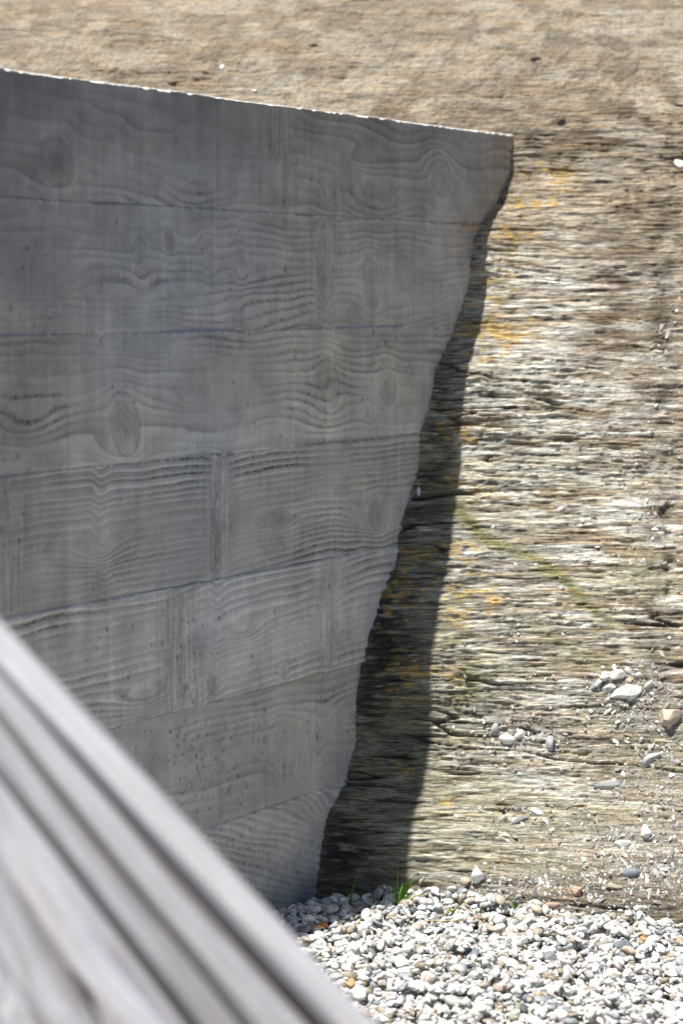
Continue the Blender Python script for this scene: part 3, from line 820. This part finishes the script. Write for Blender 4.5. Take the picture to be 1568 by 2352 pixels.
WQ, GQ, TQ, BQ = (0.78, 0.77, 0.75), (0.40, 0.405, 0.41), (0.46, 0.37, 0.28), (0.17, 0.19, 0.22)
G1 = 'white quartz stones on the rock slope'; G2 = 'grey stones on the rock slope'; G3 = 'tan stone chips on the rock slope'
for a in (
    ('quartz_block', 1440, 1592, 88, 62, WQ, 'large jagged white quartz block, biggest stone in the rubble nest on the slope', 'stone', 31, 8, 0.25, G1),
    ('quartz_stone', 1419, 1552, 34, 24, WQ, 'rounded white quartz stone perched above the large jagged quartz block', 'stone', 32, 4, 0.3, G1),
    ('quartz_stone', 1446, 1543, 26, 14, WQ, 'narrow white quartz sliver topping the rubble nest', 'stone', 33, 5, -0.7, G1),
    ('grey_stone', 1372, 1572, 52, 18, GQ, 'long pale grey sliver left of the large quartz block', 'stone', 34, 5, 0.6, G2),
    ('quartz_stone', 1387, 1556, 26, 30, WQ, 'small upright white quartz piece left of the rubble nest', 'stone', 35, 5, 0.5, G1),
    ('quartz_stone', 1397, 1582, 40, 26, (0.45,0.45,0.45), 'squat greyish quartz piece touching the left of the large quartz block', 'stone', 36, 6, 0.2, G1),
    ('grey_stone', 1489, 1578, 44, 34, (0.40, 0.40, 0.39), 'blocky light grey stone right of the large quartz block', 'stone', 37, 6, 0.7, G2),
    ('tan_stone', 1447, 1562, 28, 22, TQ, 'small tan stone sitting on top of the large quartz block', 'stone', 38, 5, 0.0, G3),
    ('quartz_stone', 1163, 1697, 40, 26, WQ, 'white oval quartz pebble in the small cluster right of the wall shadow', 'stone', 39, 2, -0.2, G1),
    ('quartz_stone', 1191, 1686, 24, 24, WQ, 'round white quartz pebble at the right of the small cluster', 'stone', 40, 2, 0.0, G1),
    ('grey_stone', 1138, 1676, 22, 28, (0.36,0.37,0.39), 'upright blue-grey pebble at the left of the small cluster', 'stone', 41, 2, 0.2, G2),
    ('grey_stone', 1262, 1708, 26, 38, (0.36,0.36,0.38), 'upright grey oval stone alone right of the small quartz cluster', 'stone', 42, 2, 0.1, G2),
    ('tan_stone', 1537, 1650, 56, 66, (0.52,0.43,0.35), 'big pinkish tan slab fragment at the right edge of the slope', 'stone', 43, 6, 0.2, G3),
    ('grey_stone', 1492, 1745, 74, 34, GQ, 'flat broad grey slab lying on the slope below the tan slab fragment', 'stone', 44, 5, 0.35, G2),
    ('grey_stone', 1390, 1806, 74, 24, (0.37,0.38,0.38), 'long pale grey flake lying flat midway down the slope', 'stone', 45, 4, 0.15, G2),
    ('quartz_stone', 1262, 1941 - 145, 0, 0, WQ, '', '', 46, 4, 0, G1),
    ('quartz_stone', 1428, 1938, 46, 28, WQ, 'blocky white quartz stone above the blue-grey oval pebble', 'stone', 47, 5, 0.1, G1),
    ('quartz_stone', 1479, 1912, 30, 38, WQ, 'tilted white quartz lump high on the rubble at the right', 'stone', 48, 6, -0.5, G1),
    ('quartz_stone', 1238, 1869, 58, 16, WQ, 'flat white quartz flake in a line of chips above the gravel', 'stone', 49, 6, -0.25, G1),
    ('grey_stone', 1186, 1885, 64, 14, (0.40, 0.40, 0.39), 'thin grey splinter pointing down right, left of the flat quartz flake', 'stone', 50, 5, 0.45, G2),
    ('blue_grey_pebble', 1455, 2006, 46, 26, (0.20,0.22,0.26), 'smooth blue-grey oval pebble resting alone on the debris at the slope foot', 'pebble', 51, 0, 0.1, G2),
    ('quartz_stone', 1096, 2016, 50, 38, WQ, 'rounded white stone topping the little heap at the slope foot', 'stone', 52, 3, 0, G1),
    ('tan_stone', 1070, 2026, 30, 26, (0.45,0.37,0.29), 'small buff stone left of the rounded white stone on the heap', 'stone', 53, 3, 0, G3),
    ('tan_stone', 1325, 2047, 44, 34, (0.44,0.32,0.235), 'pointed peach-coloured stone chip standing on the debris', 'stone', 54, 8, 0.5, G3),
    ('tan_stone', 1412, 2036, 56, 16, (0.5,0.42,0.32), 'flat cream wedge of stone right of the pointed peach chip', 'stone', 55, 7, -0.1, G3),
    ('tan_stone', 1278, 2083, 60, 18, (0.36,0.27,0.20), 'flat reddish tan pebble at the lower edge of the debris', 'stone', 56, 2, 0.0, G3),
    ('grey_stone', 1230, 2080, 44, 24, (0.42,0.44,0.42), 'pale grey speckled pebble left of the flat reddish tan pebble', 'stone', 57, 1, 0.1, G2),
    ('grey_stone', 1215, 2018, 16, 26, (0.29,0.31,0.33), 'small upright grey chip stuck in the debris', 'stone', 58, 5, 0, G2),
    ('quartz_stone', 1342, 2042 - 18, 0, 0, WQ, '', '', 59, 4, 0, G1),
    ('dark_stone', 1229, 134, 26, 12, (0.07, 0.06, 0.055), 'dark oval stone stuck high on the tan slope', 'stone', 60, 3, 0, 'dark stones high on the slope'),
    ('dark_stone', 1290, 276, 24, 11, (0.08, 0.065, 0.05), 'dark thin stone jutting from a crack right of the wall top', 'stone', 61, 5, 0.1, 'dark stones high on the slope'),
    ('dark_stone', 1556, 240, 34, 10, (0.09, 0.08, 0.07), 'flat dark stone at the right edge near the top', 'stone', 62, 3, 0, 'dark stones high on the slope'),
    ('dark_stone', 716, 104, 24, 11, (0.12, 0.09, 0.075), 'dark stone lying on the tan slope above the middle of the wall', 'stone', 63, 3, 0, 'dark stones high on the slope'),
    ('quartz_stone', 513, 153, 14, 10, WQ, 'lone white chip above the left part of the wall', 'stone', 64, 4, 0, G1),
    ('quartz_stone', 582, 209, 16, 9, WQ, 'white chip just above the wall top left of its middle', 'stone', 65, 4, 0, G1),
    ('quartz_stone', 1556, 375, 26, 26, (0.70, 0.66, 0.58), 'chalky white lump at the right edge level with the wall top', 'stone', 66, 5, 0, G1),
    ('quartz_stone', 1287, 1172, 36, 12, WQ, 'slim white quartz splinter on the slope right of the shadow, above the moss band', 'stone', 67, 5, 0.6, G1),
    ('quartz_stone', 959, 1128, 12, 26, (0.62, 0.66, 0.72), 'small pale chip wedged between wall edge and rock', 'stone', 68, 5, 0, G1),
):
    if a[3] > 0: stone(*a)


def free_stone(name, x, y, size, z, color, label, cat, seed, squash=(1, .85, .6), facets=1):
    r = ray(x, y); p = C0 + r * ((z - CAMZ) / r[2])
    v, f = stone_shape(3, seed, facets=facets); v = v * np.array(squash) * size
    me = raw_mesh(name, v, f, np.full(len(f), 3), M_peb, np.tile(color, (len(v), 1)), True, {'rnd': np.full(len(v), (seed * .137) % 1)})
    o = link(name, me)
    iy, ix = int((p[1] - GY0) / CS), int((p[0] - GX0) / CS)
    p[2] = HM[iy - 2:iy + 3, ix - 2:ix + 3].mean() + size * squash[2] * 0.7
    o.location = p; o.rotation_euler = (0, 0, seed); tag(o, label, cat)


free_stone('orange_pebble', 738, 2122, 0.0175, 0.02, (0.55,0.24,0.06), 'bright orange pebble at the edge of the wall shadow on the gravel', 'pebble', 70)
free_stone('slate_pebble', 1262, 2178, 0.022, 0.02, (0.20,0.21,0.22), 'large speckled dark grey pebble in the gravel', 'pebble', 71)
free_stone('slate_pebble', 1428, 2160, 0.021, 0.02, (0.14,0.16,0.19), 'dark blue-grey pebble in the gravel at the right', 'pebble', 72)

# ------------------------------------------------------------------ grass and dry stalks
M_grass = mat_plain('grass_blade', (0.12, 0.25, 0.03), 0.5, 0.35, 30)
M_straw = mat_plain('dry_straw', (0.50, 0.36, 0.17), 0.7, 0.2, 80)
M_red = mat_plain('reddish_stem', (0.36, 0.15, 0.08), 0.7, 0.2, 80)


def ground_z(x, y):
    iy, ix = int((y - GY0) / CS), int((x - GX0) / CS)
    return float(HM[max(iy, 0):iy + 1, ix:ix + 1].mean())


def blades(name, pxy, specs, mat, label, cat, group=None, width=0.0035):
    r = ray(*pxy); p = C0 + r * ((0.01 - CAMZ) / r[2])
    k_ = (min(p[1], rock_foot(p[0]) - 0.06)) / p[1]; p = C0 + (p - C0) * k_
    p[2] = max(ground_z(p[0], p[1]), 0.012) - 0.014
    V, Fc = [], []
    for dx, dy, hgt, lx, ly, bend in specs:
        n = 9; w0 = width * random.uniform(.8, 1.15)
        side = np.array([math.cos(dx * 90 + hgt * 40), math.sin(dx * 90 + hgt * 40) * .6, 0]); side /= np.linalg.norm(side)
        if abs(side[0]) < .6: side = np.array([.8, .6, 0])
        for k in range(n):
            t = k / (n - 1)
            c = np.array([dx + lx * t ** 1.6, dy + ly * t, hgt * (t - bend * t ** 3)])
            w = w0 * (1 - t ** 2.2) * (0.7 + 0.6 * min(1, t * 3)) + 0.0002
            b0 = len(V)
            V += [c - side * w / 2, c + np.array([0, 0.0009, 0]), c + side * w / 2, c + np.array([0, 0.0016, 0.0])]
            if k:
                a = b0 - 4
                for u in range(4):
                    v = (u + 1) % 4
                    Fc.append((a + u, a + v, b0 + v, b0 + u))
    me = raw_mesh(name, V, np.array(Fc), [4] * len(Fc), mat)
    o = link(name, me); o.location = p
    tag(o, label, cat, group); return o


GG = 'green grass tufts at the slope foot'
blades('grass_tuft', (918, 2060), [(0, 0, .105, .075, -.01, .10), (.002, 0, .09, .068, -.005, .08), (-.003, 0, .095, .055, -.005, .1), (.004, 0, .085, .06, .0, .15), (-.006, .004, .12, .002, 0, .02), (.008, -.003, .06, .05, -.01, .3), (-.01, 0, .05, -.005, 0, .0), (.003, .004, .075, .03, 0, .1), (.006, 0, .045, .06, -.01, .5), (-.002, 0, .06, .012, 0, .05)], M_grass,
       'tallest bright green grass tuft leaning right, where the wall shadow ends', 'grass tuft', GG, 0.006)
blades('grass_tuft', (804, 2072), [(0, 0, .085, .018, 0, .0), (-.002, 0, .055, -.006, 0, .05), (.002, 0, .04, .004, 0, 0)], M_grass, 'slim dark grass sprout in the shade near the wall foot', 'grass tuft', GG, 0.0045)
blades('grass_tuft', (1184, 2062), [(0, 0, .045, -.012, 0, .1), (0, 0, .03, .045, -.01, .6), (0, 0, .022, .03, -.01, .5), (.002, 0, .035, -.002, 0, .2)], M_grass, 'small dark green tuft curled among the debris', 'grass tuft', GG, 0.006)
blades('grass_tuft', (1040, 2092), [(0, 0, .038, .03, 0, .1), (0, 0, .022, -.012, 0, .1), (0, 0, .02, .008, 0, .1)], M_grass, 'short green sprout in the gravel below the white stone heap', 'grass tuft', GG, 0.005)
blades('grass_tuft', (1100, 2096), [(0, 0, .034, .01, 0, .1), (0, 0, .014, .04, -.01, .6), (0, 0, .02, -.01, 0, .2)], M_grass, 'short curved green sprout, lower right of the white stone heap', 'grass tuft', GG, 0.006)
blades('red_stem', (855, 2068), [(0, 0, .035, .014, 0, .1), (.003, 0, .025, .012, 0, .1)], M_red, 'thin reddish stem standing in the shade by the grass', 'stem', None, 0.003)
blades('red_stem', (878, 2082), [(0, 0, .028, .004, 0, .1)], M_red, 'tiny reddish stem in front of the bright green tuft', 'stem', None, 0.003)


def stalk(p0, p1, sag, rad, label, mat, cat='stalk', name='dry_stalk'):
    pts = []
    for k in range(12):
        t = k / 11
        x = p0[0] + (p1[0] - p0[0]) * t; y = p0[1] + (p1[1] - p0[1]) * t
        r = ray(x, y); p = C0 + r * ((0.03 - CAMZ) / r[2]); p[1] = min(p[1], rock_foot(p[0]) + 0.0)
        p[2] = 0
        pts.append(p)
    z = [ground_z(p[0], p[1]) for p in pts]
    zz = np.convolve(np.pad(z, 2, mode='edge'), np.ones(5) / 5, 'valid') + 0.008
    V, Fc = [], []
    for k, (p, h) in enumerate(zip(pts, zz)):
        for u in range(5):
            an = u * math.tau / 5
            V.append(p + np.array([0, math.cos(an) * rad, h + math.sin(an) * rad + sag * math.sin(k * .9)]))
        if k:
            for u in range(5):
                a, b = (k - 1) * 5 + u, (k - 1) * 5 + (u + 1) % 5
                Fc.append((a, b, b + 5, a + 5))
    o = link(name, raw_mesh(name, V, np.array(Fc), [4] * len(Fc), mat)); tag(o, label, cat)


stalk((975, 2092), (1345, 2108), .001, .0011, 'long thin straw lying along the border of gravel and rock', M_straw)
stalk((1005, 2078), (1095, 2058), .001, .0018, 'thick short straw lying on the little stone heap', M_straw)
stalk((920, 2058), (990, 2050), .001, .0016, 'straw lying behind the tall green grass tuft', M_straw)
stalk((690, 2128), (745, 2124), .0, .0010, 'pale straw beside the bright orange pebble', M_straw)
stalk((1110, 2165), (1180, 2125), .001, .0009, 'thin diagonal straw on the open gravel', M_straw)

# ------------------------------------------------------------------ the slatted timber lounger in the foreground
S2 = 1568 / 2500.0


def backp(x, y, depth):
    r = ray(x * S2, y * S2); return C0 + r * depth / (r @ cF)


A_ = backp(0, 2250, 2.95); B_ = backp(1370, 3750, 2.75); Cc_ = backp(0, 3750, 2.5)
PN = np.cross(B_ - A_, Cc_ - A_); PN /= np.linalg.norm(PN)
if PN @ (C0 - A_) < 0: PN = -PN


def on_plane(x, y):
    r = ray(x * S2, y * S2); return C0 + r * ((PN @ (A_ - C0)) / (PN @ r))


lounger = bpy.data.objects.new('slatted_lounger', None); COL.objects.link(lounger)
tag(lounger, 'silver-grey weathered timber lounger with long slats, blurred in the foreground', 'lounger')
lounger.location = (0, 0, 0)


def slat(y0a, y0b, x1a, x1b, T=0.032, bev=0.006, drop=0.0, seed=0):
    """a slat between two edge lines, each through (0, y0) and (x1, 3750) of the picture plane"""
    pa0, pa1 = on_plane(0, y0a), on_plane(x1a, 3750); pb0, pb1 = on_plane(0, y0b), on_plane(x1b, 3750)
    n = 40
    Vv, Ff, UV = [], [], []
    # profile across: (side position 0..1, inset fraction of thickness)
    prof = [(0.0, T), (0.0, T * .5), (0.0, bev), (0.04, bev * .45), (0.12, bev * .1), (0.3, 0), (0.5, -0.0005), (0.7, 0), (0.88, bev * .1), (0.96, bev * .45), (1.0, bev), (1.0, T * .5), (1.0, T)]
    m = len(prof)
    for k in range(n):
        t = -0.32 + (1.42 + 0.32) * k / (n - 1)
        a = pa0 + (pa1 - pa0) * t; b = pb0 + (pb1 - pb0) * t
        wob = 0.0006 * math.sin(k * 0.3 + seed * 2.1)
        for q, (s, dz) in enumerate(prof):
            Vv.append(a + (b - a) * s - PN * (dz + drop + wob)); UV.append((t * 0.8 + seed * 3.3, s * np.linalg.norm(b - a) + seed * 1.7 + dz * .6))
        if k:
            o_ = (k - 1) * m
            for q in range(m):
                r_ = (q + 1) % m
                Ff.append((o_ + q, o_ + m + q, o_ + m + r_, o_ + r_))
    loops = [i for f in Ff for i in f]; sizes = [4] * len(Ff)
    loops += list(range(m)) + [(n - 1) * m + i for i in range(m)][::-1]; sizes += [m, m]
    me = raw_mesh('slat', Vv, loops, sizes, M_wood, extra={'tone': [(1.14, .84, .74, 1.0, .82, 1.08, 1)[seed]] * len(Vv)})
    bm_ = __import__('bmesh').new(); bm_.from_mesh(me); __import__('bmesh').ops.recalc_face_normals(bm_, faces=bm_.faces)
    uvl = bm_.loops.layers.uv.new('UVMap')
    for f in bm_.faces:
        for lp in f.loops: lp[uvl].uv = UV[lp.vert.index]
    bm_.to_mesh(me); bm_.free()
    return link('slat', me, lounger)


SL = [(2250, 2412, 1392, 1246), (2446, 2578, 1145, 962), (2626, 2782, 888, 776), (2838, 3124, 692, 412), (3148, 3470, 384, 184), (3500, 3864, 164, -112), (3910, 4300, -150, -420)]
for i, (a, b, c, d) in enumerate(SL):
    slat(a, b, c, d, seed=i, drop=(0, .004, .001, .0, .003, .0, .002)[i])


sp0, sp1 = on_plane(262, 3560), on_plane(345, 3690)
ax = (sp1 - sp0); ln = np.linalg.norm(ax); ax /= ln; cr_ = np.cross(PN, ax)
vs_ = []
for k in range(9):
    t = k / 8; w_ = 0.0045 * math.sin(math.pi * t) ** .7 + .0003
    for sgn in (-1, 1): vs_.append(sp0 + ax * ln * t + cr_ * w_ * sgn - PN * (0.0006 - 0.0022))
for k in range(9): vs_.append(sp0 + ax * ln * k / 8 - PN * 0.004)
fs_ = []
for k in range(8):
    a_, b_, c_, d_, e_, f_ = 2 * k, 2 * k + 1, 2 * k + 2, 2 * k + 3, 18 + k, 19 + k
    fs_ += [(a_, c_, f_, e_), (e_, f_, d_, b_), (a_, b_, d_, c_)]
link('open_split', raw_mesh('open_split', vs_, [i for f in fs_ for i in f], [4] * len(fs_), mat_plain('dark_split', (0.035, 0.026, 0.022), 0.9, 0.3, 60)), lounger)


def beam(name, p, q, w, t, up, tone=0.8):
    p, q, up = map(np.asarray, (p, q, up)); d = (q - p); Ln = np.linalg.norm(d); d = d / Ln
    s = np.cross(d, up); s /= np.linalg.norm(s); u = np.cross(s, d)
    bm_ = __import__('bmesh').new(); __import__('bmesh').ops.create_cube(bm_, size=1)
    for v in bm_.verts:
        c = v.co; v.co = Vector(p + d * (c.x + .5) * Ln + s * c.y * w + u * c.z * t)
    __import__('bmesh').ops.bevel(bm_, geom=list(bm_.edges), offset=0.004, segments=2, affect='EDGES')
    uvl = bm_.loops.layers.uv.new('UVMap')
    for f in bm_.faces:
        for lp in f.loops:
            c = np.array(lp.vert.co) - p; lp[uvl].uv = (c @ d, c @ s + c @ u)
    me = bpy.data.meshes.new(name); bm_.to_mesh(me); bm_.free(); me.materials.append(M_wood)
    at = me.attributes.new('tone', 'FLOAT', 'POINT'); at.data.foreach_set('value', [tone] * len(me.vertices))
    return link(name, me, lounger)


def edgepts(t):
    a = on_plane(0, SL[0][0]) + (on_plane(SL[0][2], 3750) - on_plane(0, SL[0][0])) * t
    b = on_plane(0, SL[-1][1]) + (on_plane(SL[-1][3], 3750) - on_plane(0, SL[-1][1])) * t
    return a - PN * 0.076, b - PN * 0.076


pa, pb = edgepts(-0.3); pc, pd = edgepts(1.4)
v8 = [pa + (pb - pa) * .03, pc + (pd - pc) * .03, pd, pb]
v8 = [q + PN * .036 for q in v8] + [q + PN * .022 for q in v8]
fs = [(0, 1, 2, 3), (7, 6, 5, 4), (0, 4, 5, 1), (1, 5, 6, 2), (2, 6, 7, 3), (3, 7, 4, 0)]
link('gap_shade_panel', raw_mesh('gap_shade_panel', v8, [i for f in fs for i in f], [4] * 6, mat_plain('gap_shade_brown', (0.25, 0.225, 0.22), 0.8, 0.3, 12), smooth_=False), lounger)  # panel added behind the slats, coloured dark so the gaps look shaded
for t in (-0.22, 1.3):
    a, b = edgepts(t)
    beam('rail', a, b, 0.06, 0.04, PN)
    for e_ in (a + (b - a) * .06, a + (b - a) * .94):
        g = e_.copy(); g[2] = -0.06
        beam('leg', e_ - np.array([0, 0, .02]), g, 0.055, 0.055, (0, 1, 0.01))
print('done')
